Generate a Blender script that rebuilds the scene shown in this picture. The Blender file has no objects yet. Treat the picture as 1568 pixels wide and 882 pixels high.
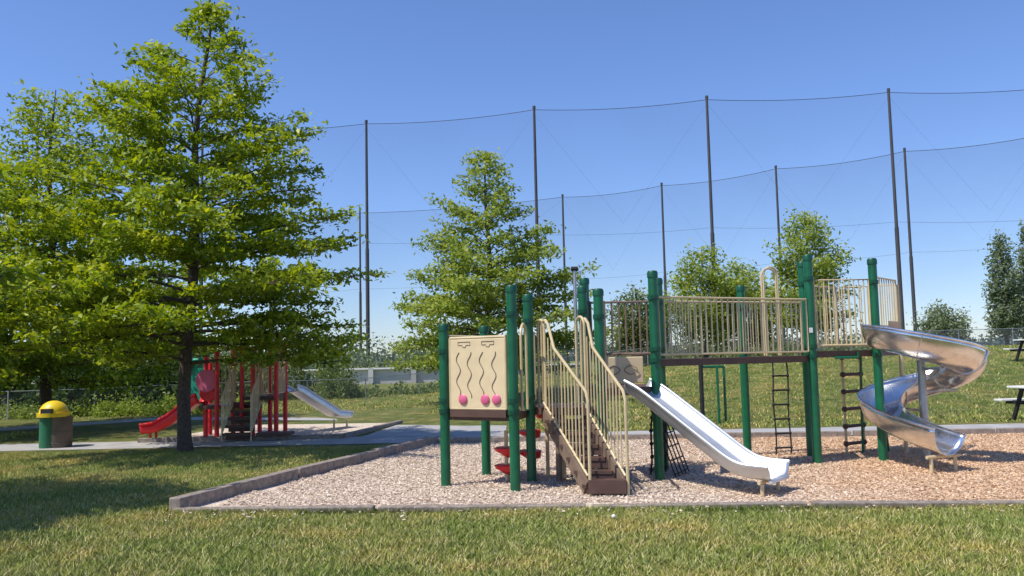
import bpy, math, random
import numpy as np
from mathutils import Vector, Matrix
random.seed(4); rng=np.random.default_rng(7)
S=bpy.context.scene
S.view_settings.view_transform='Standard'; S.view_settings.look='None'; S.view_settings.exposure=0
# ------------------------------------------------------------ materials
def newmat(name):
    m=bpy.data.materials.new(name); m.use_nodes=True
    nt=m.node_tree; b=nt.nodes['Principled BSDF']; return m,nt,b
def N(nt,t,**k):
    n=nt.nodes.new(t)
    for a,v in k.items():
        if a in n.inputs: n.inputs[a].default_value=v
        else: setattr(n,a,v)
    return n
def ramp(nt,fac,stops):
    r=nt.nodes.new('ShaderNodeValToRGB'); e=r.color_ramp.elements
    while len(e)<len(stops): e.new(.5)
    for q,(p,c) in zip(e,stops): q.position=p; q.color=(*c,1)
    nt.links.new(fac,r.inputs[0]); return r
def simple(name,col,rough=.5,metal=0.,var=.18,scale=6.,bump=.02,bscale=60.,spec=.5):
    m,nt,b=newmat(name); L=nt.links
    tc=N(nt,'ShaderNodeNewGeometry')
    n=N(nt,'ShaderNodeTexNoise',Scale=scale,Detail=5.); L.new(tc.outputs['Position'],n.inputs['Vector'])
    c0=tuple(x*(1-var) for x in col); c1=tuple(min(1,x*(1+var)) for x in col)
    r=ramp(nt,n.outputs[0],[(.3,c0),(.7,c1)]); L.new(r.outputs[0],b.inputs['Base Color'])
    b.inputs['Roughness'].default_value=rough; b.inputs['Metallic'].default_value=metal
    b.inputs['Specular IOR Level'].default_value=spec
    n2=N(nt,'ShaderNodeTexNoise',Scale=bscale,Detail=3.); L.new(tc.outputs['Position'],n2.inputs['Vector'])
    if bump:
        bp=N(nt,'ShaderNodeBump',Strength=.3,Distance=bump); L.new(n2.outputs[0],bp.inputs['Height']); L.new(bp.outputs[0],b.inputs['Normal'])
    mr=N(nt,'ShaderNodeMapRange'); mr.inputs['To Min'].default_value=max(0,rough-.1); mr.inputs['To Max'].default_value=min(1,rough+.12)
    L.new(n2.outputs[0],mr.inputs[0]); L.new(mr.outputs[0],b.inputs['Roughness'])
    return m
M={}
M['green']=simple('green_powder_coat',(.006,.115,.048),.33,bump=.002)
M['greencap']=simple('green_cap',(.004,.075,.033),.4,bump=.002)
M['tan']=simple('tan_powder_coat',(.62,.485,.275),.42,bump=.002,var=.1)
M['panel']=simple('tan_plastic',(.74,.58,.35),.5,bump=.002,var=.06)
M['brown']=simple('brown_vinyl_deck',(.10,.052,.038),.6,bump=.004)
M['bronze']=simple('bronze_frame',(.20,.14,.10),.5,bump=.003)
M['steel']=simple('stainless_steel',(.74,.72,.70),.24,1.,var=.10,bump=0,bscale=5)
M['brushed']=simple('brushed_slide_steel',(.66,.67,.68),.44,.8,var=.08,bump=0,bscale=7,scale=4)
M['galv']=simple('galvanised_steel',(.42,.42,.42),.45,.8,bump=.002)
M['dark']=simple('black_rope',(.015,.015,.016),.7,bump=.003)
M['red']=simple('red_plastic',(.7,.012,.025),.35,bump=.002,var=.1)
M['pink']=simple('pink_plastic',(.68,.13,.25),.4,bump=.002,var=.1)
M['teal']=simple('teal_plastic',(.01,.32,.22),.4,bump=.002,var=.1)
M['yellow']=simple('yellow_plastic',(.8,.55,.02),.4,bump=.003,var=.1)
M['black']=simple('black_plastic',(.02,.02,.02),.5,bump=0)
M['wood']=simple('timber_edging',(.26,.21,.175),.85,var=.35,scale=14,bump=.01)
M['bark']=simple('bark',(.085,.062,.048),.9,var=.4,scale=18,bump=.03,bscale=30)
M['asphalt']=simple('path_asphalt',(.38,.36,.345),.9,var=.16,scale=2.5,bump=.006,bscale=120)
M['pole']=simple('pole_steel',(.06,.055,.06),.7,var=.2,scale=1,bump=0)
M['white']=simple('white_paint',(.75,.74,.71),.6,var=.08,bump=.003)
M['concrete']=simple('concrete_wall',(.5,.48,.45),.85,var=.15,scale=.8,bump=.01)
M['canbody']=simple('can_body_green',(.02,.14,.06),.5,bump=.004)
M['cansteel']=simple('can_body_brown',(.12,.085,.06),.6,bump=.004)

def leafmat(name,c0,c1,c2,tr=.35):
    m=bpy.data.materials.new(name); m.use_nodes=True; nt=m.node_tree; L=nt.links
    b=nt.nodes['Principled BSDF']; out=nt.nodes['Material Output']
    a=N(nt,'ShaderNodeAttribute',attribute_name='var')
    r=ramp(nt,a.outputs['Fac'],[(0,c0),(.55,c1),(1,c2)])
    L.new(r.outputs[0],b.inputs['Base Color']); b.inputs['Roughness'].default_value=.45
    b.inputs['Specular IOR Level'].default_value=.35
    t=N(nt,'ShaderNodeBsdfTranslucent'); hs=N(nt,'ShaderNodeHueSaturation',Saturation=1.08,Value=1.5,Hue=.487)
    L.new(r.outputs[0],hs.inputs['Color']); L.new(hs.outputs[0],t.inputs[0])
    mx=N(nt,'ShaderNodeMixShader'); mx.inputs[0].default_value=tr
    L.new(b.outputs[0],mx.inputs[1]); L.new(t.outputs[0],mx.inputs[2]); L.new(mx.outputs[0],out.inputs['Surface'])
    return m
M['oak']=leafmat('oak_leaves',(.09,.15,.015),(.25,.34,.028),(.48,.51,.045),.38)
M['oak2']=leafmat('far_oak_leaves',(.12,.18,.03),(.26,.34,.055),(.44,.47,.10),.4)
M['bushleaf']=leafmat('shrub_leaves',(.08,.11,.035),(.16,.21,.06),(.26,.29,.11),.35)
M['darkleaf']=leafmat('dark_leaves',(.025,.05,.012),(.055,.10,.02),(.12,.17,.04),.3)
M['poplar']=leafmat('poplar_leaves',(.11,.15,.065),(.18,.23,.11),(.29,.33,.19),.35)
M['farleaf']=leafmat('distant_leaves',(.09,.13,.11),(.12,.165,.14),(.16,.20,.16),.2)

def netmat(name,alpha,col=(.05,.05,.06)):
    m=bpy.data.materials.new(name); m.use_nodes=True; nt=m.node_tree; L=nt.links
    b=nt.nodes['Principled BSDF']; b.inputs['Base Color'].default_value=(*col,1); b.inputs['Roughness'].default_value=.9
    b.inputs['Specular IOR Level'].default_value=.0
    g=N(nt,'ShaderNodeNewGeometry'); n=N(nt,'ShaderNodeTexNoise',Scale=.12,Detail=3.); L.new(g.outputs['Position'],n.inputs['Vector'])
    mr=N(nt,'ShaderNodeMapRange'); mr.inputs['To Min'].default_value=alpha*.6; mr.inputs['To Max'].default_value=alpha*1.4
    L.new(n.outputs[0],mr.inputs[0]); L.new(mr.outputs[0],b.inputs['Alpha']); return m
M['net']=netmat('netting',.10,(.09,.10,.13)); M['net2']=netmat('far_netting',.15,(.08,.09,.12)); M['chain']=netmat('chain_link',.14,(.35,.35,.35))

# grass ground
def grassmat(name,blade=False):
    m,nt,b=newmat(name); L=nt.links
    g=N(nt,'ShaderNodeNewGeometry')
    n1=N(nt,'ShaderNodeTexNoise',Scale=.7,Detail=5.,Roughness=.7); L.new(g.outputs['Position'],n1.inputs['Vector'])
    if blade:
        a=N(nt,'ShaderNodeAttribute',attribute_name='var')
        r2=ramp(nt,a.outputs['Fac'],[(0,(.12,.15,.025)),(.4,(.28,.32,.06)),(.66,(.46,.43,.14)),(1,(.74,.62,.36))])
    else:
        n2=N(nt,'ShaderNodeTexNoise',Scale=2.2,Detail=9.,Roughness=.85); L.new(g.outputs['Position'],n2.inputs['Vector'])
        r2=ramp(nt,n2.outputs[0],[(.36,(.11,.135,.03)),(.5,(.23,.25,.06)),(.62,(.42,.37,.15))])
    r1=ramp(nt,n1.outputs[0],[(.34,(.68,.84,.66)),(.5,(1.,1.,1.)),(.64,(1.45,1.18,1.25))])
    mx=N(nt,'ShaderNodeMix',data_type='RGBA',blend_type='MULTIPLY'); mx.inputs[0].default_value=1
    L.new(r2.outputs[0],mx.inputs[6]); L.new(r1.outputs[0],mx.inputs[7]); L.new(mx.outputs[2],b.inputs['Base Color'])
    b.inputs['Roughness'].default_value=.7; b.inputs['Specular IOR Level'].default_value=.15
    if not blade:
        n3=N(nt,'ShaderNodeTexNoise',Scale=8.,Detail=8.,Roughness=.85); L.new(g.outputs['Position'],n3.inputs['Vector'])
        bp=N(nt,'ShaderNodeBump',Strength=1.,Distance=.15); L.new(n3.outputs[0],bp.inputs['Height']); L.new(bp.outputs[0],b.inputs['Normal'])
    return m
M['grass']=grassmat('grass_ground'); M['blade']=grassmat('grass_blades',True)
def chipmat(name,flake=False):
    m,nt,b=newmat(name); L=nt.links
    g=N(nt,'ShaderNodeNewGeometry'); sx=N(nt,'ShaderNodeSeparateXYZ'); L.new(g.outputs['Position'],sx.inputs[0])
    n1=N(nt,'ShaderNodeTexNoise',Scale=.7,Detail=4.); L.new(g.outputs['Position'],n1.inputs['Vector'])
    n2=N(nt,'ShaderNodeTexVoronoi',Scale=32.); L.new(g.outputs['Position'],n2.inputs['Vector'])
    if flake:
        a=N(nt,'ShaderNodeAttribute',attribute_name='var'); src=a.outputs['Fac']
    else:
        sp=N(nt,'ShaderNodeSeparateColor'); L.new(n2.outputs['Color'],sp.inputs[0]); src=sp.outputs[0]
    r=ramp(nt,src,[(0,(.42,.32,.24)),(.25,(.62,.51,.41)),(.75,(.76,.655,.55)),(1,(.87,.79,.70))])
    ad=N(nt,'ShaderNodeMath',operation='MULTIPLY_ADD'); L.new(n1.outputs[0],ad.inputs[0]); ad.inputs[1].default_value=4.5; L.new(sx.outputs[0],ad.inputs[2])
    mr=N(nt,'ShaderNodeMapRange'); mr.inputs[1].default_value=4.; mr.inputs[2].default_value=7.; L.new(ad.outputs[0],mr.inputs[0])
    t=ramp(nt,mr.outputs[0],[(0,(1,.96,.92)),(1,(1.,.82,.64))])
    mx=N(nt,'ShaderNodeMix',data_type='RGBA',blend_type='MULTIPLY'); mx.inputs[0].default_value=1
    L.new(r.outputs[0],mx.inputs[6]); L.new(t.outputs[0],mx.inputs[7]); L.new(mx.outputs[2],b.inputs['Base Color'])
    b.inputs['Roughness'].default_value=.85; b.inputs['Specular IOR Level'].default_value=.15
    if not flake:
        bp=N(nt,'ShaderNodeBump',Strength=.8,Distance=.03); L.new(n2.outputs[0],bp.inputs['Height']); L.new(bp.outputs[0],b.inputs['Normal'])
    return m
M['chips']=chipmat('wood_chips'); M['flake']=chipmat('wood_chip_flakes',True)

# ------------------------------------------------------------ mesh helpers
class MB:
    def __init__(s,smooth=True): s.v=[];s.f=[];s.m=[];s.mats=[];s.smooth=smooth
    def mi(s,mat):
        if mat not in s.mats: s.mats.append(mat)
        return s.mats.index(mat)
    def poly(s,pts,mat):
        n=len(s.v); s.v+= [tuple(p) for p in pts]; s.f.append(tuple(range(n,n+len(pts)))); s.m.append(s.mi(mat))
    def box(s,c,size,mat,ax=(1,0,0),up=(0,0,1)):
        ax=Vector(ax).normalized(); up=Vector(up).normalized(); ay=up.cross(ax).normalized(); az=ax.cross(ay).normalized()
        c=Vector(c); n=len(s.v); i=s.mi(mat)
        for sz in(-1,1):
            for sy in(-1,1):
                for sx in(-1,1): s.v.append(tuple(c+ax*sx*size[0]/2+ay*sy*size[1]/2+az*sz*size[2]/2))
        for q in((0,2,3,1),(4,5,7,6),(0,1,5,4),(2,6,7,3),(0,4,6,2),(1,3,7,5)): s.f.append(tuple(n+k for k in q)); s.m.append(i)
    def beam(s,p0,p1,w,h,mat,up=(0,0,1)):
        p0=Vector(p0);p1=Vector(p1); s.box((p0+p1)/2,((p1-p0).length,w,h),mat,ax=(p1-p0),up=up)
    def tube(s,pts,r,mat,n=10,caps=True):
        pts=[Vector(p) for p in pts]; rr=r if isinstance(r,(list,tuple)) else [r]*len(pts); i=s.mi(mat); base=len(s.v); prev=None
        for k,p in enumerate(pts):
            d=(pts[min(k+1,len(pts)-1)]-pts[max(k-1,0)]).normalized()
            if prev is None:
                a=Vector((1,0,0)) if abs(d.x)<.9 else Vector((0,1,0)); x=(a-d*a.dot(d)).normalized()
            else: x=(prev-d*prev.dot(d)).normalized()
            prev=x; y=d.cross(x)
            for j in range(n):
                t=2*math.pi*j/n; s.v.append(tuple(p+(x*math.cos(t)+y*math.sin(t))*rr[k]))
        for k in range(len(pts)-1):
            for j in range(n):
                a=base+k*n+j;b=base+k*n+(j+1)%n; s.f.append((a,b,b+n,a+n)); s.m.append(i)
        if caps:
            s.f.append(tuple(base+j for j in range(n))[::-1]); s.m.append(i)
            e=base+(len(pts)-1)*n; s.f.append(tuple(e+j for j in range(n))); s.m.append(i)
    def ball(s,c,r,mat,sz=1.,n=14,half=False):
        ks=[(k/8) for k in range(0,9)]
        pts=[];rr=[]
        for k in ks:
            t=math.pi*(k if not half else k/2+.5)
            pts.append((c[0],c[1],c[2]-math.cos(t)*r*sz)); rr.append(max(.001,math.sin(t)*r))
        s.tube(pts,rr,mat,n)
    def obj(s,name,parent=None,solid=0,bevel=0):
        me=bpy.data.meshes.new(name); me.from_pydata(s.v,[],s.f)
        for k in s.mats: me.materials.append(M[k])
        me.polygons.foreach_set('material_index',s.m)
        o=bpy.data.objects.new(name,me); S.collection.objects.link(o)
        if s.smooth:
            me.polygons.foreach_set('use_smooth',[True]*len(me.polygons))
            try:
                me.set_sharp_from_angle(angle=math.radians(40))
            except Exception: pass
        if bevel:
            b=o.modifiers.new('b','BEVEL'); b.width=bevel; b.segments=2; b.limit_method='ANGLE'
        if solid:
            b=o.modifiers.new('s','SOLIDIFY'); b.thickness=solid
        if parent: o.parent=parent
        return o
def empty(name):
    o=bpy.data.objects.new(name,None); S.collection.objects.link(o); return o
def lerp(a,b,t): return Vector(a)*(1-t)+Vector(b)*t
def fastmesh(name,verts,nper,var,mat,shuffle=False):
    nf=len(verts)//nper
    me=bpy.data.meshes.new(name); me.vertices.add(len(verts)); me.vertices.foreach_set('co',verts.astype(np.float32).ravel())
    me.loops.add(len(verts)); me.loops.foreach_set('vertex_index',np.arange(len(verts),dtype=np.int32))
    me.polygons.add(nf); me.polygons.foreach_set('loop_start',np.arange(0,len(verts),nper,dtype=np.int32))
    me.update(calc_edges=True)
    a=me.attributes.new('var','FLOAT','FACE'); a.data.foreach_set('value',var.astype(np.float32))
    me.materials.append(mat); return me

# ------------------------------------------------------------ terrain
def hgt(x,y):
    t=min(1,max(0,(y-19)/16)); t=t*t*(3-2*t)
    k=float(np.interp(x,[-6,-4,8.5,21,60,200],[0,.12,1.2,1.6,1.75,1.8]))
    far=min(1,max(0,(y-70)/60))
    return t*k*(1-far)+ (.05*math.sin(x*.45+y*.3)*math.sin(y*.37)*t if y<80 else 0)
xs=np.concatenate([[-3000,-1200,-500,-250,-120,-70],np.arange(-50,60,1.5),[75,120,250,500,1200,3000]])
ys=np.concatenate([[-40,-10],np.arange(0,60,1.0),np.arange(60,140,8),[200,350,700,1500,4000]])
v=[(x,y,hgt(x,y)) for y in ys for x in xs]; nx=len(xs)
f=[(j*nx+i,j*nx+i+1,(j+1)*nx+i+1,(j+1)*nx+i) for j in range(len(ys)-1) for i in range(nx-1)]
me=bpy.data.meshes.new('grass_ground'); me.from_pydata(v,[],f); me.materials.append(M['grass'])
me.polygons.foreach_set('use_smooth',[True]*len(f))
S.collection.objects.link(bpy.data.objects.new('grass_ground',me))

# playground surface
FL=(-3.75,9.42); FR=(12.,8.16); BR=(14.,15.5); BL=(-1.54,16.3)
b=MB(False); b.poly([(FL[0],FL[1],.02),(FR[0],FR[1],.02),(BR[0],BR[1],.02),(BL[0],BL[1],.02)],'chips'); b.obj('wood_chip_surface')
C2=[(-7.9,17.95),(-3.6,17.95),(-2.9,21.8),(-7.0,22.2)]
b=MB(False); b.poly([(x,y,.02) for x,y in C2],'chips'); b.obj('wood_chip_surface')
b=MB(False)
def kerb(p,q,w=.13,h=.11,seg=2.4):
    L=(Vector(q)-Vector(p)).length; n=max(1,round(L/seg))
    for i in range(n):
        a=lerp((*p,0),(*q,0),i/n+.002);c=lerp((*p,0),(*q,0),(i+1)/n-.002)
        j=random.uniform(-.008,.008); k=random.uniform(-.008,.008)
        b.beam((a.x+k,a.y+j,h/2-.03+j),(c.x-k,c.y+k,h/2-.03-j),w,h+.06,'wood')
kerb(FL,FR,.13,.055); kerb(FL,BL,.15,.16); kerb(BL,BR,.13,.12)
kerb(C2[0],C2[1],.12,.09); kerb(C2[1],C2[2],.12,.09)
b.obj('timber_edging',bevel=.012)
# paths
b=MB(False)
b.poly([(-40,17.3,.006),(-1.9,16.62,.006),(14.5,15.8,.006),(40,14.6,.006),(40,16.5,.006),(14.5,17.8,.006),(-1.,18.2,.006),(-40,18.5,.006)],'asphalt')
b.obj('asphalt_path')
b=MB(False)
b.poly([(-3.25,18.0,.01),(-.2,18.0,.01),(-.2,22.5,.01),(-.8,23.6,.01),(-2.7,23.4,.01)],'asphalt')
b.obj('asphalt_path')
b=MB(False)
b.poly([(-30,18.9,.008),(-13.4,22.0,.008),(-10.5,25.2,.008),(-3.,22.8,.008),(-2.8,23.6,.008),(-10.7,26.6,.008),(-14.,23.3,.008),(-30,20.2,.008)],'asphalt')
b.obj('asphalt_path')

# ------------------------------------------------------------ grass blades and chip flakes (instanced patches)
def blades(n,size,h,seed):
    r=np.random.default_rng(seed)
    c=r.uniform(-size/2,size/2,(n,2)); a=r.uniform(0,2*np.pi,n); hh=h*r.uniform(.4,1.3,n); w=.0035*r.uniform(.7,1.6,n)
    hh*=.75+.5*(np.sin(c[:,0]*23+seed)*np.sin(c[:,1]*19+seed*2)>0)
    le=r.normal(0,.65,(n,2))*hh[:,None]
    V=np.zeros((n,3,3)); V[:,0,0]=c[:,0]+np.cos(a)*w; V[:,0,1]=c[:,1]+np.sin(a)*w
    V[:,1,0]=c[:,0]-np.cos(a)*w; V[:,1,1]=c[:,1]-np.sin(a)*w
    V[:,2,:2]=c+le; V[:,2,2]=hh
    return fastmesh('grass_patch',V.reshape(-1,3),3,np.clip(r.beta(2.0,2.6,n)+ (r.random(n)<.12)*.4,0,1),M['blade'])
def flakes(n,size,seed,pts=None):
    r=np.random.default_rng(seed)
    xy=r.uniform(-size/2,size/2,(n,2)) if pts is None else pts
    c=np.c_[xy,r.uniform(.002,.02,n)]
    a=r.normal(0,1,(n,3)); a[:,2]*=.2; a/=np.linalg.norm(a,axis=1)[:,None]
    d=r.normal(0,1,(n,3)); d[:,2]*=.2; d-=a*(a*d).sum(1)[:,None]; d/=np.linalg.norm(d,axis=1)[:,None]
    l=(r.uniform(.012,.036,n)/2)[:,None]; w=(r.uniform(.008,.018,n)/2)[:,None]
    V=np.stack([c-a*l-d*w,c+a*l-d*w*.8,c+a*l*.9+d*w,c-a*l+d*w*.9],1)
    return fastmesh('chip_patch',V.reshape(-1,3),4,r.random(n),M['flake'])
def inpoly(x,y,P):
    c=False
    for i in range(len(P)):
        x0,y0=P[i];x1,y1=P[i-1]
        if (y0>y)!=(y1>y) and x<(x1-x0)*(y-y0)/(y1-y0)+x0: c=not c
    return c
PG=[FL,FR,BR,BL]
gp=[blades(5200,1.0,.040,i) for i in range(4)]; gq=[blades(700,.34,.036,20+i) for i in range(2)]
cp=[flakes(2600,1.0,i) for i in range(3)]; cq=[flakes(330,.34,20+i) for i in range(2)]
lawn=empty('lawn_grass'); chips=empty('wood_chips')
def place(me,x,y,z,par):
    o=bpy.data.objects.new(me.name,me); o.location=(x,y,z); o.rotation_euler=(0,0,random.choice([0,1,2,3])*math.pi/2); S.collection.objects.link(o); o.parent=par
def state(x,y,h):
    c=[inpoly(x+a*h,y+d*h,PG) for a in(-1,0,1) for d in(-1,0,1)]
    return sum(c)
for yy in np.arange(5.5,17,1.0):
    for xx in np.arange(-15.5,14,1.0):
        if abs(xx)>(yy+.8)*.64+.8: continue
        s=state(xx,yy,.5)
        if s==0:
            if yy<16.2: place(random.choice(gp),xx,yy,0,lawn)
        elif s==9: place(random.choice(cp),xx,yy,.02,chips)
        else:
            for i in(-1,0,1):
                for j in(-1,0,1):
                    x2=xx+i/3;y2=yy+j/3; s2=state(x2,y2,.13)
                    if s2==0 and y2<16.4: place(random.choice(gq),x2,y2,0,lawn)
                    elif s2>=8: place(random.choice(cq),x2,y2,.02,chips)
def tuftmesh(name,c,z,h,w,seed):
    r=np.random.default_rng(seed); m=len(c); a=r.uniform(0,6.28,m); hh=h*r.uniform(.4,1.3,m)
    V=np.zeros((m,3,3)); V[:,0,:2]=c+np.c_[np.cos(a),np.sin(a)]*w; V[:,1,:2]=c-np.c_[np.cos(a),np.sin(a)]*w
    V[:,2,:2]=c+r.normal(0,.6,(m,2))*hh[:,None]; V[:,0,2]=z;V[:,1,2]=z; V[:,2,2]=z+hh
    me=fastmesh(name,V.reshape(-1,3),3,r.beta(2,2.6,m),M['blade']); o=bpy.data.objects.new(name,me); S.collection.objects.link(o); o.parent=lawn
r=np.random.default_rng(5); P_=[]
for (x0,y0),(x1,y1) in [((-3.85,9.33),(8,8.38)),((-3.9,9.45),(-1.7,16.2))]:
    t=r.random(5000); P_.append(np.c_[x0+(x1-x0)*t+r.normal(0,.025,5000),y0+(y1-y0)*t+r.normal(0,.025,5000)])
tuftmesh('edge_tufts',np.concatenate(P_),0,.06,.005,5)
# longer grass over the bank and far lawn
n=90000; yy=18.4+(44-18.4)*r.random(n)**1.15; xx=(-.62+1.28*r.random(n))*yy
keep=np.array([not(inpoly(a,c,C2) or (-11.5<a<-.1 and c<24) or (a<-2.5 and 21.5<c<27 )) for a,c in zip(xx,yy)])
xx=xx[keep];yy=yy[keep]; zz=np.array([hgt(a,c) for a,c in zip(xx,yy)])-.02
tuftmesh('bank_grass',np.c_[xx,yy],zz,.085,.016,6)
t=r.random(450); off=np.abs(r.normal(0,.28,450))+.06
pt=np.c_[-3.7+12*t,9.42-.96*t-off]; me=flakes(450,1,3,pt); o=bpy.data.objects.new('stray_chips',me); o.location.z=.025; S.collection.objects.link(o); o.parent=chips
b=MB(); b.ball((.94,8.42,.04),.022,'white',n=16); b.obj('golf_ball')

# ------------------------------------------------------------ trees
def tree(name,base,H,prof,nb,leafn,lsize,mat,seed,lean=(0,0),z0=.16,clump=.15,upw=.6,flat=.35,trunk=None,tw=8):
    """prof: list of (height, radius) of the crown"""
    r=random.Random(seed); g=np.random.default_rng(seed)
    par=empty(name); bx,by,bz=base
    wood=MB(); tr=trunk or .016*H
    def tp(z):
        t=z/H; return Vector((bx+lean[0]*t*t+.05*math.sin(z*1.3+seed),by+lean[1]*t*t+.05*math.cos(z*1.1+seed),bz+z))
    zs=[0,.08,.3]+[H*k/9 for k in range(1,10)]
    zs=sorted(set(zs)); wood.tube([tp(z) if z>.0 else tp(0)-Vector((0,0,.1)) for z in zs],[tr*(1.5 if z<.05 else 1.15 if z<.2 else 1)*max(0,1-z/H)**.8+.012 for z in zs],'bark',9)
    ph=[p[0] for p in prof]; pr=[p[1] for p in prof]
    seeds=[];wt=[]
    for i in range(nb):
        u=(i+r.random())/nb; zt=H*(z0+(1-z0)*u**.95)*1.
        zt=min(zt,H*.985); R=float(np.interp(zt,ph,pr))*r.uniform(.62,1.15)
        az=i*2.39996+r.uniform(-.4,.4); rise=R*(upw*(.1+1.3*u)+r.uniform(-.12,.12))
        zo=max(.12*H,zt-rise); d=Vector((math.cos(az),math.sin(az),0)); o=tp(zo)
        if zo>zt-rise+.3: rise=zt-zo
        pts=[]
        bend=r.uniform(-.15,.15)
        for k in range(7):
            t=k/6; dd=Vector((math.cos(az+bend*t),math.sin(az+bend*t),0))
            pts.append(o+dd*R*t+Vector((0,0,rise*(t**.8)-.10*R*t*t)))
        r0=max(.008,tr*.34*(1-zo/H)+.006)
        wood.tube(pts,[r0*(1-.85*k/6) for k in range(7)],'bark',5,False)
        nt=max(3,int(tw*(R/max(pr))+2))
        for q in range(nt):
            t=.22+.78*(q+r.random())/nt; j=min(5,int(t*6)); p=pts[j].lerp(pts[j+1],t*6-j)
            sd=1 if q%2 else -1; a2=az+sd*r.uniform(.35,1.15) if t<.93 else az+r.uniform(-.3,.3)
            L=R*.36*(1.25-.75*t)*r.uniform(.6,1.2)+.1
            e=p+Vector((math.cos(a2)*L,math.sin(a2)*L,L*r.uniform(-.12,.3)))
            if L>.25: wood.tube([p,p.lerp(e,.5)+Vector((0,0,.04*L)),e],[r0*.35,r0*.22,.003],'bark',4,False)
            m=max(2,int(L/.13))
            for w in range(m):
                f=(w+.6)/m; seeds.append(p.lerp(e,f)); wt.append(.45+.55*f)
    wood.obj('trunk_and_limbs',par)
    sd=np.array([tuple(p) for p in seeds]); wt=np.array(wt)*g.uniform(.25,1.3,len(wt)); wt/=wt.sum()
    idx=g.choice(len(sd),leafn,p=wt)
    off=g.normal(0,1,(leafn,3))*clump; off[:,2]*=flat*1.6
    c=sd[idx]+off
    nrm=g.normal(0,1,(leafn,3)); nrm[:,2]+=1.3; nrm/=np.linalg.norm(nrm,axis=1)[:,None]
    a=np.cross(nrm,g.normal(0,1,(leafn,3))); a/=np.linalg.norm(a,axis=1)[:,None]; d=np.cross(nrm,a)
    l=(lsize*g.uniform(.6,1.25,leafn)/2)[:,None]
    V=np.stack([c-a*l, c-d*l*.5+nrm*l*.25, c+a*l*1.1, c+d*l*.5+nrm*l*.25],1)
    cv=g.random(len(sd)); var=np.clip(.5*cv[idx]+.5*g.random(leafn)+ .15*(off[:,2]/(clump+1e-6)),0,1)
    me=fastmesh('foliage',V.reshape(-1,3),4,var,M[mat]); o=bpy.data.objects.new('foliage',me); S.collection.objects.link(o); o.parent=par
    return par
oakprof=[(1.4,2.5),(2.0,3.2),(2.8,3.45),(3.8,3.4),(4.5,3.0),(5.3,2.4),(6.4,1.95),(7.4,1.25),(8.1,.5),(8.5,.15)]
tree('oak_tree',(-6.09,15.88,0),8.6,oakprof,92,62000,.12,'oak',3,(.4,0),.21,.10,.5,.38,.12,11)
big=[(1.2,2.4),(2.2,3.5),(4,3.5),(6,2.6),(8,1.4),(9.6,.4),(10,.1)]
tree('oak_tree',(-12.6,23.,0),9.3,big,90,36000,.16,'oak',8,(0,0),.14,.17,.5,.42,.14,10)
tree('oak_tree',(-9.1,8.5,0),7.6,[(1.5,2.),(2.5,2.8),(4,2.7),(6,1.6),(7.6,.15)],76,40000,.14,'oak',12,(0,0),.2,.14,.5,.4,.12,9)
tree('oak_tree',(-14.6,19.3,0),7.8,big,70,24000,.17,'oak',14,(0,0),.14,.2,.5,.42,.14,9)
tree('oak_tree',(-.75,27,.3),8.0,[(.9,2.3),(1.8,3.1),(3.2,3.1),(4.3,2.6),(5.6,1.6),(6.9,1.1),(7.6,.6),(8.1,.1)],76,28000,.16,'oak2',21,(0,0),.12,.145,.55,.4,.12,10)
tree('maple_tree',(8.6,38,1.1),5.3,[(1,1.2),(2,2.),(3.6,2.2),(4.6,1.5),(5.3,.3)],40,9500,.19,'oak2',31,(0,0),.2,.2,.7,.6,.1,7)
tree('maple_tree',(12.6,36,1.3),6.3,[(1,1.2),(2.2,1.6),(3.8,1.5),(5.2,1.2),(6.1,.7),(6.5,.3)],44,10000,.18,'oak2',33,(0,0),.2,.2,.8,.6,.1,7)
tree('maple_tree',(10.9,40,1.3),4.5,[(1,1.2),(2.2,1.7),(3.4,1.3),(4.5,.3)],36,6500,.2,'oak2',35,(0,0),.2,.24,.7,.6,.1,7)
tree('maple_tree',(6.3,43,1.1),3.8,[(1,1.2),(2.,1.5),(3.,1.2),(3.8,.3)],34,5500,.2,'bushleaf',37,(0,0),.2,.24,.7,.6,.1,7)
tree('poplar_tree',(34.8,60,1.7),7.9,[(.5,.9),(2,1.1),(5,.95),(7.,.5),(8.,.1)],60,5500,.26,'poplar',41,(0,0),.08,.2,1.5,.9,.12,6)
tree('poplar_tree',(37.4,61,1.7),8.6,[(.5,.9),(2,1.2),(5,1.0),(7.5,.5),(8.7,.1)],60,6000,.26,'poplar',43,(0,0),.08,.2,1.5,.9,.12,6)
tree('maple_tree',(31.3,62,1.7),3.0,[(.4,1.4),(1.4,1.7),(2.4,1.3),(3.,.3)],34,5000,.26,'poplar',45,(0,0),.12,.25,.8,.8,.1,6)
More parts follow.
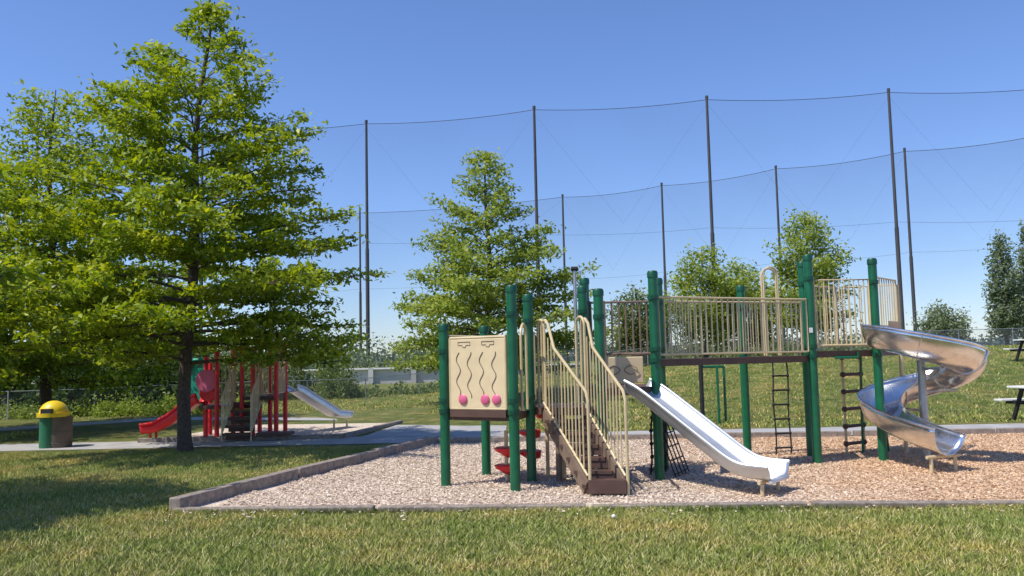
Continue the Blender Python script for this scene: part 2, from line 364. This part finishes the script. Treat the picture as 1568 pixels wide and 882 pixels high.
def shrubs(name,mounds,leafn,ls,mat,seed):
    g=np.random.default_rng(seed); mounds=np.array(mounds); k=len(mounds)
    w=mounds[:,3]*mounds[:,4]; idx=g.choice(k,leafn,p=w/w.sum()); m=mounds[idx]
    nc=26; cc=g.normal(0,1,(k,nc,3)); cc/=np.linalg.norm(cc,axis=2)[:,:,None]; cc*=g.uniform(.35,1.,(k,nc,1))
    sub=cc[idx,g.integers(0,nc,leafn)]+g.normal(0,.17,(leafn,3))
    c=np.stack([m[:,0]+sub[:,0]*m[:,3],m[:,1]+sub[:,1]*m[:,3],m[:,2]+np.abs(sub[:,2]*m[:,4]*.9+.1*m[:,4])],1)
    nrm=g.normal(0,1,(leafn,3)); nrm/=np.linalg.norm(nrm,axis=1)[:,None]
    a=np.cross(nrm,g.normal(0,1,(leafn,3))); a/=np.linalg.norm(a,axis=1)[:,None]; d=np.cross(nrm,a)
    l=(ls*g.uniform(.6,1.3,leafn)/2)[:,None]
    V=np.stack([c-a*l,c-d*l*.6,c+a*l,c+d*l*.6],1)
    mv=g.random((k,nc)); var=np.clip(.45*mv[idx,g.integers(0,nc,leafn)]+.55*g.random(leafn),0,1)
    me=fastmesh(name,V.reshape(-1,3),4,var,M[mat]); o=bpy.data.objects.new(name,me); S.collection.objects.link(o)
mm=[]
for i in range(52):
    x=random.uniform(-26,-11.5); mm.append((x,random.uniform(29,34),0,random.uniform(1.2,2.2),random.uniform(2.4,4.6)))
shrubs('shrub_hedge',mm,42000,.2,'darkleaf',1)
mm=[]
for i in range(60):
    x=random.uniform(-14,-1.5); mm.append((x,38+random.uniform(0,5)+x*.25,0,random.uniform(.4,1.),random.uniform(.25,.7) if x>-7.5 else random.uniform(1.2,3.1)))
shrubs('shrub_hedge',mm,26000,.14,'bushleaf',2)
mm=[]
for i in range(60):
    x=random.uniform(-34,-2); mm.append((x,random.uniform(68,78),0,random.uniform(1.4,2.6),random.uniform(1.8,4.6)))
shrubs('shrub_hedge',mm,24000,.28,'poplar',12)
mm=[(random.uniform(4,24),random.uniform(44,48),1.1,random.uniform(.8,1.5),random.uniform(.5,1.5)) for i in range(36)]
shrubs('shrub_hedge',mm,14000,.2,'bushleaf',3)
mm=[]
for i in range(420):
    x=random.uniform(-330,360); mm.append((x,random.uniform(300,330),-1,random.uniform(4,10),random.uniform(4,9)))
shrubs('distant_treeline',mm,60000,1.6,'farleaf',4)
mm=[(random.uniform(-22,-9),random.uniform(27.6,28.6),0,.5,random.uniform(.3,.8)) for i in range(60)]
shrubs('tall_weeds',mm,14000,.09,'oak2',6)

# ------------------------------------------------------------ driving range poles and nets
near=[(-47.5,84),(-30.5,83),(-14.,82),(2.45,78.5),(18.3,76.5),(34.6,75.5),(51,74.5),(67,74)]
far=[(-34,119),(-20.7,115.5),(6.7,107),(18.3,101),(29.6,93),(40.7,86),(52,79.5),(63,73)]
for (L,h,r_,nm) in((near,25.,.2,'net'),(far,22.,.19,'net2')):
    for x,y in L:
        b=MB(); b.tube([(x,y,-.5),(x,y,h*.5),(x,y,h*.5),(x,y,h)],[r_,r_*.92,r_*.75,r_*.6],'pole',10)
        b.tube([(x,y,h),(x,y,h+.25)],[r_*.75,r_*.75],'pole',8); b.obj('net_pole')
    b=MB()
    for (x0,y0),(x1,y1) in zip(L[:-1],L[1:]):
        top=[]
        for k in range(13):
            t=k/12; top.append(Vector((x0+(x1-x0)*t,y0+(y1-y0)*t,h-.1-.7*4*t*(1-t)*.5)))
        b.tube(top,.028,'pole',5,False)
        mid=[Vector((p.x,p.y,h*.52-.25*4*(k/12)*(1-k/12))) for k,p in enumerate(top)]
        b.tube(mid,.010,'pole',4,False)
        for k in range(12): b.poly([(top[k].x,top[k].y,1),(top[k+1].x,top[k+1].y,1),top[k+1],top[k]],nm)
        b.tube([(x0,y0,h*.98),(lerp((x0,y0,0),(x1,y1,0),.5)+Vector((0,0,h*.55)))],.005,'pole',4,False)
        b.tube([(x1,y1,h*.98),(lerp((x0,y0,0),(x1,y1,0),.5)+Vector((0,0,h*.55)))],.005,'pole',4,False)
    b.obj('golf_range_netting')

# ------------------------------------------------------------ chain link fence, wall
b=MB()
FP=[(-40,20.5),(-16,27),(-4,36),(4,41),(14,42),(30,42),(60,40)]
for p,q in zip(FP[:-1],FP[1:]):
    Ln=math.dist(p,q); n=max(1,int(Ln/2.4)); prev=None
    for i in range(n+1):
        x=p[0]+(q[0]-p[0])*i/n;y=p[1]+(q[1]-p[1])*i/n;z=hgt(x,y)
        if i<n or q==FP[-1]: b.tube([(x,y,z),(x,y,z+.92)],.022,'galv',6)
        if prev:
            a,c,d=prev; b.tube([(a,c,d+.9),(x,y,z+.9)],.016,'galv',5,False)
            b.poly([(a,c,d+.02),(x,y,z+.02),(x,y,z+.88),(a,c,d+.88)],'chain')
        prev=(x,y,z)
b.obj('chain_link_fence')
b=MB(False)
b.box((-12,60,.45),(34,.4,1.1),'concrete')
for i in range(12): b.box((-28+i*3,59.7,.5),(.35,.3,1.2),'concrete')
b.box((-12,59.9,1.06),(34.3,.7,.1),'white')
b.obj('concrete_wall')

# ------------------------------------------------------------ play structure
P={'P1':(-.88,10.78,2.05),'P2':(-.01,10.25,2.48),'P3':(.2,11.,2.42),'P4':(1.06,10.45,2.43),'P5':(1.01,11.79,2.69),'P6':(.95,11.45,2.55),'P7':(1.81,10.88,2.68),'P8':(2.04,11.83,2.67),'P9':(3.57,13.23,2.65),'P10':(4.26,12.15,2.99),'P11':(4.43,12.9,2.97),'P12':(5.24,12.28,2.93),'P13':(-.4,11.7,2.05),'P14':(5.95,13.1,2.9)}
def XY(k): return Vector((P[k][0],P[k][1],0))
play=empty('play_structure')
b=MB()
for k,(x,y,h) in P.items():
    r=.062
    if k=='P14': b.tube([(x,y,0),(x,y,h-.3)],.03,'tan',10); continue
    b.tube([(x,y,-.1),(x,y,h-.02)],r,'green',20)
    b.tube([(x,y,h-.09),(x,y,h-.03),(x,y,h-.005),(x,y,h)],[r+.008,r+.008,r-.004,r*.6],'greencap',20)
    zz=[.95 if k in('P1','P2','P3','P13') else 1.53]
    if k in('P4','P5','P6'): zz=[1.2]
    for z in zz+[zz[0]+.14,h-.35]:
        b.tube([(x,y,z-.03),(x,y,z+.03)],r+.011,'greencap',16)
        b.box((x-.02,y-r-.014,z),(.05,.03,.045),'greencap')
b.obj('posts',play)
b=MB(False); b.box((4.235,12.15-.0665,1.9),(.05,.006,.07),'white'); b.obj('age_label',play)
b=MB(False)
def deck(names,z,th=.09):
    pts=[XY(n) if isinstance(n,str) else Vector((*n,0)) for n in names]; n=len(pts)
    c=sum(pts,Vector())/n; pts=[c+(p-c)*.95 for p in pts]
    b.poly([(p.x,p.y,z) for p in pts],'brown'); b.poly([(p.x,p.y,z-th) for p in pts][::-1],'brown')
    for i in range(n):
        p,q=pts[i],pts[(i+1)%n]; b.poly([(p.x,p.y,z-th),(q.x,q.y,z-th),(q.x,q.y,z),(p.x,p.y,z)],'brown')
deck(['P1','P2','P3','P13'],.93); deck(['P3','P4','P5',(.3,12.)],.96); deck(['P4','P7','P8','P5'],1.2)
deck(['P7','P10','P11','P8'],1.54); deck(['P10','P12','P14',(5.2,13.5),'P11'],1.6)
b.obj('decks',play)
# rails
b=MB()
def rail(p,q,z0,z1,z0b=None,z1b=None,n=None,mat='tan',r=.016,rb=.0095,arc=False):
    z0b=z0 if z0b is None else z0b; z1b=z1 if z1b is None else z1b
    p=Vector((p[0],p[1],0));q=Vector((q[0],q[1],0)); L=(q-p).length; n=n or max(2,int(L/.1))
    up=Vector((0,0,1))
    b.tube([p+up*z0,p+up*z1,q+up*z1b,q+up*z0b][0:4],r,mat,8); b.tube([p+up*z0,q+up*z0b],r*.9,mat,8)
    for i in range(1,n):
        t=i/n; a=lerp(p,q,t); b.tube([a+up*(z0+(z0b-z0)*t),a+up*(z1+(z1b-z1)*t)],rb,mat,6,False)
def ins(a,c,m=.075):
    a=XY(a) if isinstance(a,str) else Vector((*a,0)); c=XY(c) if isinstance(c,str) else Vector((*c,0)); d=(c-a).normalized(); return a+d*m,c-d*m
rail(*ins('P7','P10'),1.6,2.34,n=27); rail(*ins('P8','P11'),1.6,2.34,n=27)
rail(*ins('P10','P12'),1.68,2.62,n=11); rail(*ins('P12','P14',.06),1.95,2.66,n=9); rail(*ins('P11',(5.2,13.5)),1.68,2.6,n=9); rail(*ins((5.2,13.5),'P14',.05),1.68,2.6,n=8)
rail(*ins('P5','P8'),1.62,2.34,n=9,mat='bronze',r=.022,rb=.013)
rail(*ins('P13','P1'),1.0,1.9,n=9)
rail(*ins('P3',(.3,12.)),1.02,1.95,n=9)
for t in(.24,.9):
    q=lerp(XY('P5'),XY('P8'),t); b.beam(q+Vector((0,-.03,1.2)),q+Vector((0,-.03,2.36)),.05,.05,'bronze',up=(0,1,0))
b.obj('rails',play)
b=MB()
def hoop(c,d,z0,z1,w,mat='tan',r=.017):
    c=Vector((*c,0)); d=Vector((*d,0)).normalized(); pts=[c-d*w/2+Vector((0,0,z0))]
    for k in range(13):
        t=math.pi*k/12; pts.append(c-d*math.cos(t)*w/2+Vector((0,0,z1-w/2+math.sin(t)*w/2)))
    pts.append(c+d*w/2+Vector((0,0,z0))); b.tube(pts,r,mat,8)
hoop((.13,10.66),(.2,.95),.95,2.02,.34); hoop((.36,10.98),(.4,-1),.95,2.08,.2); hoop((.85,10.75),(.4,-1),.95,2.1,.24)
hoop((3.93,12.95),(1,.35),1.55,2.88,.26); hoop((4.02,13.15),(1,.35),1.55,2.92,.26)
b.obj('hand_hoops',play)
# stairs
b=MB(False)
T0=Vector((.37,10.93,.93)); T1=Vector((.86,10.75,.93)); B0=Vector((.80,9.86,.12)); B1=Vector((1.22,9.80,.12))
ns=6
dn=(B0-T0); dn.z=0; dn.normalize()
for i in range(ns):
    t=(i+.5)/ns; a=lerp(T0,B0,t); c=lerp(T1,B1,t); z=.93-(i+1)*.135
    a.z=c.z=z; b.beam(a,c,.2,.035,'brown')
    a2=a+dn*.095;c2=c+dn*.095; b.beam(Vector((a2.x,a2.y,z-.055)),Vector((c2.x,c2.y,z-.055)),.02,.1,'brown')
for A,B in((T0,B0),(T1,B1)): b.beam(A+Vector((0,0,-.06)),B+Vector((0,0,-.02)),.035,.17,'bronze')
a=B0+dn*.06;c=B1+dn*.06
b.beam((a.x,a.y,.13),(c.x,c.y,.13),.16,.15,'brown')
b.obj('stairs',play)
b=MB()
for A,B in((T0,B0),(T1,B1)):
    up=Vector((0,0,1)); e=B+dn*.05
    b.tube([A+up*.12,A+up*1.06,A+up*1.13+dn*.04,A+up*1.14+dn*.12,A+up*1.08+dn*.2,lerp(A,e,.3)+up*1.02,e+up*1.0+up*.08,e+up*.98+dn*.05,e+dn*.05+up*.9,e+dn*.05-up*.12],.019,'tan',8)
    b.tube([A+up*.1,e+up*.12],.015,'tan',8)
    for k in range(1,13):
        q=lerp(A,e,k/13); b.tube([q+up*.1,q+up*(1.04 if k>1 else 1.1)],.0095,'tan',6,False)
    b.tube([e+up*.2-up*.3,e-up*.15+dn*.05],.018,'tan',8)
b.obj('stair_handrails',play)
# activity panel
b=MB()
p,q=ins('P1','P2',.1); d=(q-p).normalized(); nr=Vector((d.y,-d.x,0))
b2=MB(False)
c=(p+q)/2; W=(q-p).length
b2.box((c.x,c.y,1.42),(W,.03,.86),'panel',ax=d)
b2.obj('activity_panel',play,bevel=.012)
fr=[p+Vector((0,0,.985)),q+Vector((0,0,.985)),q+Vector((0,0,1.86)),p+Vector((0,0,1.86)),p+Vector((0,0,.985))]
for a1,a2 in zip(fr[:-1],fr[1:]): b.tube([a1,a2],.02,'tan',8)
b.beam(p+Vector((0,0,.93)),q+Vector((0,0,.93)),.05,.09,'brown')
for t,ph in((.16,0),(.36,1.2),(.58,.4),(.80,1.6)):
    L=[]
    for k in range(26):
        s=k/25; L.append(p+d*(W*t+.03*math.sin(s*13+ph))+nr*.017+Vector((0,0,1.12+.56*s)))
    b.tube(L,.0065,'bronze',5)
for t in(.24,.64,.84):
    cc=p+d*W*t+nr*.03+Vector((0,0,1.1))
    b.tube([cc-nr*.03,cc+nr*.0,cc+nr*.012],[.062,.062,.045],'pink',18)
for t in(.27,.70):
    cc=p+d*W*t+nr*.018+Vector((0,0,1.79))
    b.tube([cc+d*-.09+Vector((0,0,.02)),cc+Vector((0,0,.02)),cc+d*.09+Vector((0,0,.02)),cc+d*.09-Vector((0,0,.02)),cc+d*.03-Vector((0,0,.02)),cc+d*.02-Vector((0,0,.045)),cc-d*.02-Vector((0,0,.045)),cc-d*.03-Vector((0,0,.02)),cc-d*.09-Vector((0,0,.02)),cc+d*-.09+Vector((0,0,.02))],.0035,'bronze',5)
b.obj('panel_details',play)
b=MB(False)
p,q=ins('P5','P8',.2); b.beam(p+Vector((0,-.03,1.4)),q+Vector((-.05,-.03,1.4)),.03,.36,'panel')
b.obj('riser_panel',play,bevel=.01)
b=MB()
m=lerp(p,q,.45)+Vector((0,-.055,1.4))
for dx in(-.12,.12): b.tube([m+Vector((dx+math.cos(t)*.07*(1+.3*math.cos(2*t)),0,math.sin(t)*.06)) for t in np.linspace(0,6.28,18)],.005,'bronze',5)
b.obj('riser_panel_groove',play)

# slide (straight)
def sweep(path,prof,mat,name,parent,solid=.012,rim=.018,sub=False):
    s=MB(); n=len(prof); i=s.mi(mat)
    for k,(pt,lat) in enumerate(path):
        a=path[max(k-1,0)][0];c=path[min(k+1,len(path)-1)][0]; tg=(c-a).normalized(); up=lat.cross(tg).normalized()
        if up.z<0: up=-up
        for (l,u) in prof: s.v.append(tuple(pt+lat*l+up*u))
    for k in range(len(path)-1):
        for j in range(n-1):
            q=k*n+j; s.f.append((q,q+1,q+1+n,q+n)); s.m.append(i)
    o=s.obj(name,parent,solid=solid)
    r=MB()
    for j in(0,n-1): r.tube([s.v[k*n+j] for k in range(len(path))],rim,mat,8)
    r.obj(name+'_rims',parent)
sl=empty('metal_slide')
top=Vector((1.50,10.74,0)); bot=Vector((2.93,9.60,0)); d=(bot-top).normalized(); lat=Vector((-d.y,d.x,0))
Ls=(bot-top).length; path=[]
for k in range(31):
    s=k/30
    z=float(np.interp(s,[0,.05,.72,.80,1],[1.15,1.13,.27,.21,.20]))
    path.append((top+d*Ls*s+Vector((0,0,z)),lat))
zs=[p.z for p,_ in path]
for _ in range(6): zs=[zs[0]]+[(zs[i-1]+zs[i]*2+zs[i+1])/4 for i in range(1,len(zs)-1)]+[zs[-1]]
for (p,_),z in zip(path,zs): p.z=z
prof=[(-.315,.15),(-.30,.12),(-.27,.03),(-.23,0),(0,-.004),(.23,0),(.27,.03),(.30,.12),(.315,.15)]
sweep(path,prof,'brushed','chute',sl,rim=.022)
b=MB()
ez=zs[-1]
for sg in(-1,1):
    e=bot+lat*.23*sg-d*.14; b.tube([e+Vector((0,0,ez-.02)),e+Vector((0,0,ez-.06))+d*.03,e+d*.03+Vector((0,0,-.05))],.022,'tan',8)
b.tube([bot+lat*.29-d*.12+Vector((0,0,ez-.03)),bot-lat*.29-d*.12+Vector((0,0,ez-.03))],.02,'tan',8)
b.tube([bot+lat*.25+Vector((0,0,ez-.015)),bot-lat*.25+Vector((0,0,ez-.015))],.022,'brushed',10)
b.obj('slide_legs',sl)
# spiral slide
sp=empty('spiral_slide')
C=Vector((5.80,12.15,0)); R=.56; path=[]
for k in range(61):
    a=math.radians(180+360*k/60*1.0); z=float(np.interp(k/60,[0,.08,.5,1],[1.6,1.56,1.08,.5]))
    dr=Vector((math.cos(a),math.sin(a),0)); path.append((C+dr*R+Vector((0,0,z)),-dr))
last=path[-1][0].copy(); p0=last
for k in range(1,15):
    t=k/14; ang=math.radians(-90+22*t); dv=Vector((math.cos(ang),math.sin(ang),0)); p0=p0+dv*.09
    q=Vector((p0.x,p0.y,.5-.26*(t**.8))); path.append((q,Vector((dv.y*-1,dv.x,0)).normalized()))
zs=[p.z for p,_ in path]
for _ in range(8): zs=[zs[0]]+[(zs[i-1]+zs[i]*2+zs[i+1])/4 for i in range(1,len(zs)-1)]+[zs[-1]]
for (p,_),z in zip(path,zs): p.z=z
prof=[]
for k in range(13):
    a=math.radians(-88+176*k/12); r=.27; prof.append((r*math.sin(a),r*1.05*(1-math.cos(a))+(.0)))
prof=[(-.285,.36),(-.283,.3)]+prof[1:-1]+[(.272,.25)]
sweep(path,prof,'steel','spiral_chute',sp,rim=.016)
b=MB()
for k in(10,22,34,46,58):
    pt,la=path[k]; tg=(path[k+1][0]-path[k-1][0]).normalized(); up=la.cross(tg).normalized()
    if up.z<0: up=-up
    b.tube([pt+la*l*1.03+up*(u-.012) for l,u in prof],.009,'steel',6,False)
b.tube([(C.x,C.y,-.1),(C.x,C.y,1.75)],.055,'galv',16); b.ball((C.x,C.y,1.75),.056,'galv')
for k in(15,32,46):
    q=path[k][0]; b.tube([(C.x,C.y,q.z-.05),(q.x,q.y,q.z-.04)],.02,'galv',8)
e=path[-2][0]; la=path[-2][1]
for sg in(-1,1):
    b.tube([e+la*.2*sg-Vector((0,0,.02)),e+la*.2*sg+Vector((0,0,-.06)),Vector((e.x,e.y,-.05))+la*.2*sg],.024,'tan',8)
b.tube([e+la*.27-Vector((0,0,.03)),e-la*.27-Vector((0,0,.03))],.022,'tan',8)
b.obj('centre_post_and_legs',sp)
b=MB(False); e=C+Vector((-R,.0,0)); b.poly([e+Vector((-.02,-.3,1.6)),e+Vector((.0,-.3,2.0)),e+Vector((.12,-.4,1.98)),e+Vector((.15,-.4,1.5))],'bronze')
b.obj('entry_shield',sp,solid=.02)

# red pod climber under the deck
b=MB()
for (x,y,zs_) in((-.12,11.05,(.42,.2)),(.18,11.2,(.62,.36)),(.42,11.3,(.82,))):
    b.tube([(x,y,-.05),(x,y,zs_[0]+.25)],.025,'tan',10)
    for z in zs_:
        b.tube([(x-.02,y,z-.07),(x,y,z-.03),(x,y,z+.03),(x,y,z+.04)],[.06,.15,.16,.13],'red',16)
b.tube([(.55,10.95,-.05),(.55,10.95,.95)],.04,'bronze',10); b.tube([(.62,11.2,-.05),(.62,11.2,.95)],.035,'tan',10)
b.obj('pod_climber',play)
b=MB()
def ladder(x0,y0,x1,y1,z1,n,ra,mt,mr,lean=(0,0),sway=0):
    A=Vector((x0,y0,0));B=Vector((x1,y1,0)); T=Vector((lean[0],lean[1],z1))
    def S_(t,ph): return Vector((sway*math.sin(t*9+ph),sway*math.cos(t*7+ph),0))
    for q,ph in((A,0),(B,1)): b.tube([q+T*(k/12)+S_(k/12,ph) for k in range(13)],ra,mt,8)
    for k in range(n):
        t=(k+.6)/n; b.tube([A+T*t+S_(t,0),B+T*t+S_(t,1)],ra*1.2,mr,8)
        for q,ph in((A,0),(B,1)): b.ball(tuple(q+T*t+S_(t,ph)),ra*2.1,mr,n=8)
ladder(4.0,13.2,4.24,13.25,1.54,7,.012,'dark','dark',sway=.012)
ladder(5.12,13.3,5.5,13.55,1.6,6,.022,'tan','brown')
ladder(1.75,11.25,2.0,11.6,1.18,7,.013,'dark','dark',lean=(.1,.1),sway=.015)
A=Vector((2.05,11.,0));T=Vector((-.35,.25,1.15))
for k in range(5):
    q=A+Vector((.07*k,.14*k,0)); b.tube([q,q+T],.009,'dark',6)
for k in range(7):
    q=A+T*(k/7+.06); b.tube([q,q+Vector((.28,.56,0))],.009,'dark',6)
b.obj('rope_climbers',play)
b=MB()
b.tube([(5.35,13.25,0),(5.35,13.2,.9),(5.3,13.0,1.6)],.02,'green',8); b.tube([(5.75,13.25,0),(5.6,13.2,1.5)],.02,'green',8)
b.tube([(4.95,12.25,1.58),(4.95,12.25,1.5),(4.6,12.2,1.5)],.02,'green',8)
b.tube([(.9,12.1,0),(.9,12.1,2.85)],.025,'galv',8); b.tube([(.85,12.1,2.85),(.95,12.1,2.85)],.035,'dark',8)
b.obj('struts',play)

# climbing bars beyond the path
b=MB()
for x,y,h,m,r in((4.25,19.4,1.35,'dark',.05),(4.62,19.4,1.3,'green',.03),(4.8,19.5,1.3,'green',.03)): b.tube([(x,y,0),(x,y,h)],r,m,10)
b.tube([(4.25,19.4,1.3),(4.8,19.5,1.3)],.03,'green',8)
b.obj('pull_up_bars')

# ------------------------------------------------------------ red play structure
rp=empty('play_structure')
b=MB()
RP=[(-6.75,18.7,1.75),(-6.35,18.25,1.85),(-6.12,18.6,2.),(-5.85,18.35,2.02),(-5.6,18.3,1.95),(-5.1,18.3,2.0),(-5.75,19.3,2.05),(-5.2,19.4,2.),(-6.9,19.4,1.7),(-5.4,18.9,2.0)]
for x,y,h in RP:
    b.tube([(x,y,-.05),(x,y,h)],.05,'red',14); b.tube([(x,y,h-.05),(x,y,h+.02)],.056,'red',12)
b.obj('posts',rp)
b=MB(False)
b.poly([(-6.8,18.4,.72),(-5.85,18.4,.72),(-5.7,19.3,.72),(-6.9,19.4,.72)],'brown'); b.poly([(-5.8,18.3,.9),(-5.1,18.3,.9),(-5.2,19.4,.9),(-5.75,19.3,.9)],'brown')
b.obj('decks',rp,solid=.08)
b=MB(False)
for i in range(5):
    z=.15+i*.15; y=17.75+i*.17; b.box((-5.75,y,z),(.55,.2,.06),'brown'); b.box((-5.75,y+.1,z-.06),(.55,.02,.12),'brown')
b.box((-5.0,17.9,.14),(.7,.4,.06),'brown'); b.box((-4.8,18.1,.06),(.06,.3,.14),'tan')
b.obj('steps',rp)
b=MB()
for x in(-6.05,-5.45):
    A=Vector((x,18.5,.78));B=Vector((x,17.7,.1)); up=Vector((0,0,1))
    b.tube([A,A+up*.85,B+up*.85,B-up*.1],.02,'tan',8); b.tube([A+up*.05,B+up*.08],.015,'tan',6)
    for k in range(1,9): q=lerp(A,B,k/9); b.tube([q+up*.05,q+up*.85],.01,'tan',5)
rail((-5.55,18.3),(-5.12,18.3),.95,1.75,n=6); rail((-6.32,18.25),(-6.12,18.55),.8,1.55,n=4); rail((-5.1,18.35),(-5.2,19.35),.95,1.8,n=9); rail((-5.75,19.3),(-5.2,19.4),.95,1.8,n=7)
b.obj('rails',rp)
b=MB()
b.box((-6.95,18.75,1.15),(.4,.05,.85),'teal'); b.tube([(-7.12,18.72,1.5),(-7.05,18.72,1.7),(-6.85,18.72,1.72),(-6.75,18.72,1.5)],.05,'teal',10)
b.tube([(-6.62,18.4,1.25),(-6.62,18.36,1.25)],.24,'pink',24); b.tube([(-6.6,18.5,1.0),(-6.6,18.42,1.0)],.2,'red',20)
b.tube([(-5.55,19.2,1.9),(-5.0,19.2,2.0)],.03,'red',8); b.tube([(-6.1,18.6,1.9),(-5.6,19.2,2.0)],.03,'red',8)
b.obj('panels',rp,bevel=.01)
rs=empty('red_slide')
path=[]
for k in range(21):
    s=k/20; x=-6.75-1.25*s; z=float(np.interp(s,[0,.1,.5,.8,1],[.78,.74,.36,.17,.15])); path.append((Vector((x,18.5+.12*math.sin(s*3),z)),Vector((0,-1,0))))
sweep(path,[(-.24,.2),(-.22,.05),(-.17,0),(.17,0),(.22,.05),(.24,.2)],'red','red_chute',rs,solid=.03,rim=.03)
b=MB(); b.tube([(-7.85,18.45,.15),(-7.85,18.45,-.05)],.03,'red',8); b.tube([(-7.85,18.75,.15),(-7.85,18.75,-.05)],.03,'red',8); b.obj('slide_legs',rs)
ms=empty('metal_slide')
path=[]
for k in range(21):
    s=k/20; path.append((Vector((-5.1+1.0*s,19.4+1.4*s,float(np.interp(s,[0,.08,.75,1],[.95,.92,.3,.24])))),Vector((.81,-.58,0))))
sweep(path,[(-.24,.15),(-.22,.03),(0,0),(.22,.03),(.24,.15)],'brushed','chute',ms,rim=.02)
b=MB(); b.tube([(-4.35,20.6,.22),(-4.35,20.6,-.05)],.025,'tan',8); b.tube([(-4.0,20.4,.22),(-4.0,20.4,-.05)],.025,'tan',8); b.obj('slide_legs',ms)

# ------------------------------------------------------------ litter bin
lb=empty('litter_bin'); b=MB()
x,y=-9.2,17.35
b.tube([(x,y,0),(x,y,.04),(x,y,.62)],[.2,.22,.22],'cansteel',20)
b.tube([(x-.2,y-.1,0),(x-.2,y-.1,.62)],.16,'canbody',16)
for z in(.1,.32,.56): b.tube([(x,y,z-.012),(x,y,z+.012)],.226,'cansteel',20)
b.tube([(x-.12,y-.05,.62),(x-.12,y-.05,.70)],[.30,.31],'yellow',24)
b.ball((x-.12,y-.05,.70),.27,'yellow',sz=.9,half=True,n=22)
b.box((x-.12,y-.31,.74),(.22,.06,.1),'black')
b.obj('bin_body',lb)
# ------------------------------------------------------------ picnic tables
def picnic(cx,cy,cz,ang,mat):
    par=empty('picnic_table'); b=MB(False); ax=Vector((math.cos(ang),math.sin(ang),0)); ay=Vector((-ax.y,ax.x,0)); c=Vector((cx,cy,cz))
    for k in range(5): b.box(c+ay*(-.3+.15*k)+Vector((0,0,.74)),(1.85,.14,.04),mat,ax=ax)
    for s in(-1,1):
        for k in(0,1): b.box(c+ay*s*(.62+.14*k)+Vector((0,0,.44)),(1.85,.13,.04),mat,ax=ax)
        e=c+ax*s*.65
        b.beam(e+ay*.25+Vector((0,0,.71)),e+ay*.6,.05,.09,'dark'); b.beam(e-ay*.25+Vector((0,0,.71)),e-ay*.6,.05,.09,'dark')
        b.beam(e+ay*.8+Vector((0,0,.395)),e-ay*.8+Vector((0,0,.395)),.04,.08,'dark'); b.beam(e+ay*.35+Vector((0,0,.695)),e-ay*.35+Vector((0,0,.695)),.042,.06,'dark')
    b.obj('table_parts',par,bevel=.006)
picnic(11.65,18.3,0,.1,'white'); picnic(18.1,29.0,hgt(18.1,29.0)+.03,.2,'white')

# ------------------------------------------------------------ light, sky, camera
sd=Vector((-.88,-.47,0)).normalized(); el=math.radians(57)
sdir=Vector((sd.x*math.cos(el),sd.y*math.cos(el),math.sin(el)))
L=bpy.data.lights.new('sun','SUN'); L.energy=5.; L.angle=math.radians(.5); L.color=(1,.96,.87)
lo=bpy.data.objects.new('sun',L); S.collection.objects.link(lo); lo.rotation_euler=sdir.to_track_quat('Z','Y').to_euler()
W=bpy.data.worlds.new('World'); S.world=W; W.use_nodes=True; nt=W.node_tree
sk=nt.nodes.new('ShaderNodeTexSky'); sk.sky_type='NISHITA'; sk.sun_disc=False; sk.sun_elevation=el; sk.sun_rotation=math.atan2(sd.x,sd.y)
sk.air_density=1.; sk.dust_density=.0; sk.ozone_density=3.5
tint=nt.nodes.new('ShaderNodeMix'); tint.data_type='RGBA'; tint.blend_type='MULTIPLY'; tint.inputs[0].default_value=1; tint.inputs[7].default_value=(.84,.93,1.2,1)
nt.links.new(sk.outputs[0],tint.inputs[6]); nt.links.new(tint.outputs[2],nt.nodes['Background'].inputs[0]); nt.nodes['Background'].inputs[1].default_value=.145
cam=bpy.data.cameras.new('camera'); co=bpy.data.objects.new('camera',cam); S.collection.objects.link(co); S.camera=co
cam.sensor_width=36; cam.lens=36*1300/1568; cam.clip_end=6000
co.matrix_world=Matrix.Translation((0,0,1.6))@Matrix.Rotation(math.pi/2+math.atan(107/1300),4,'X')@Matrix.Rotation(-.022,4,'Z')
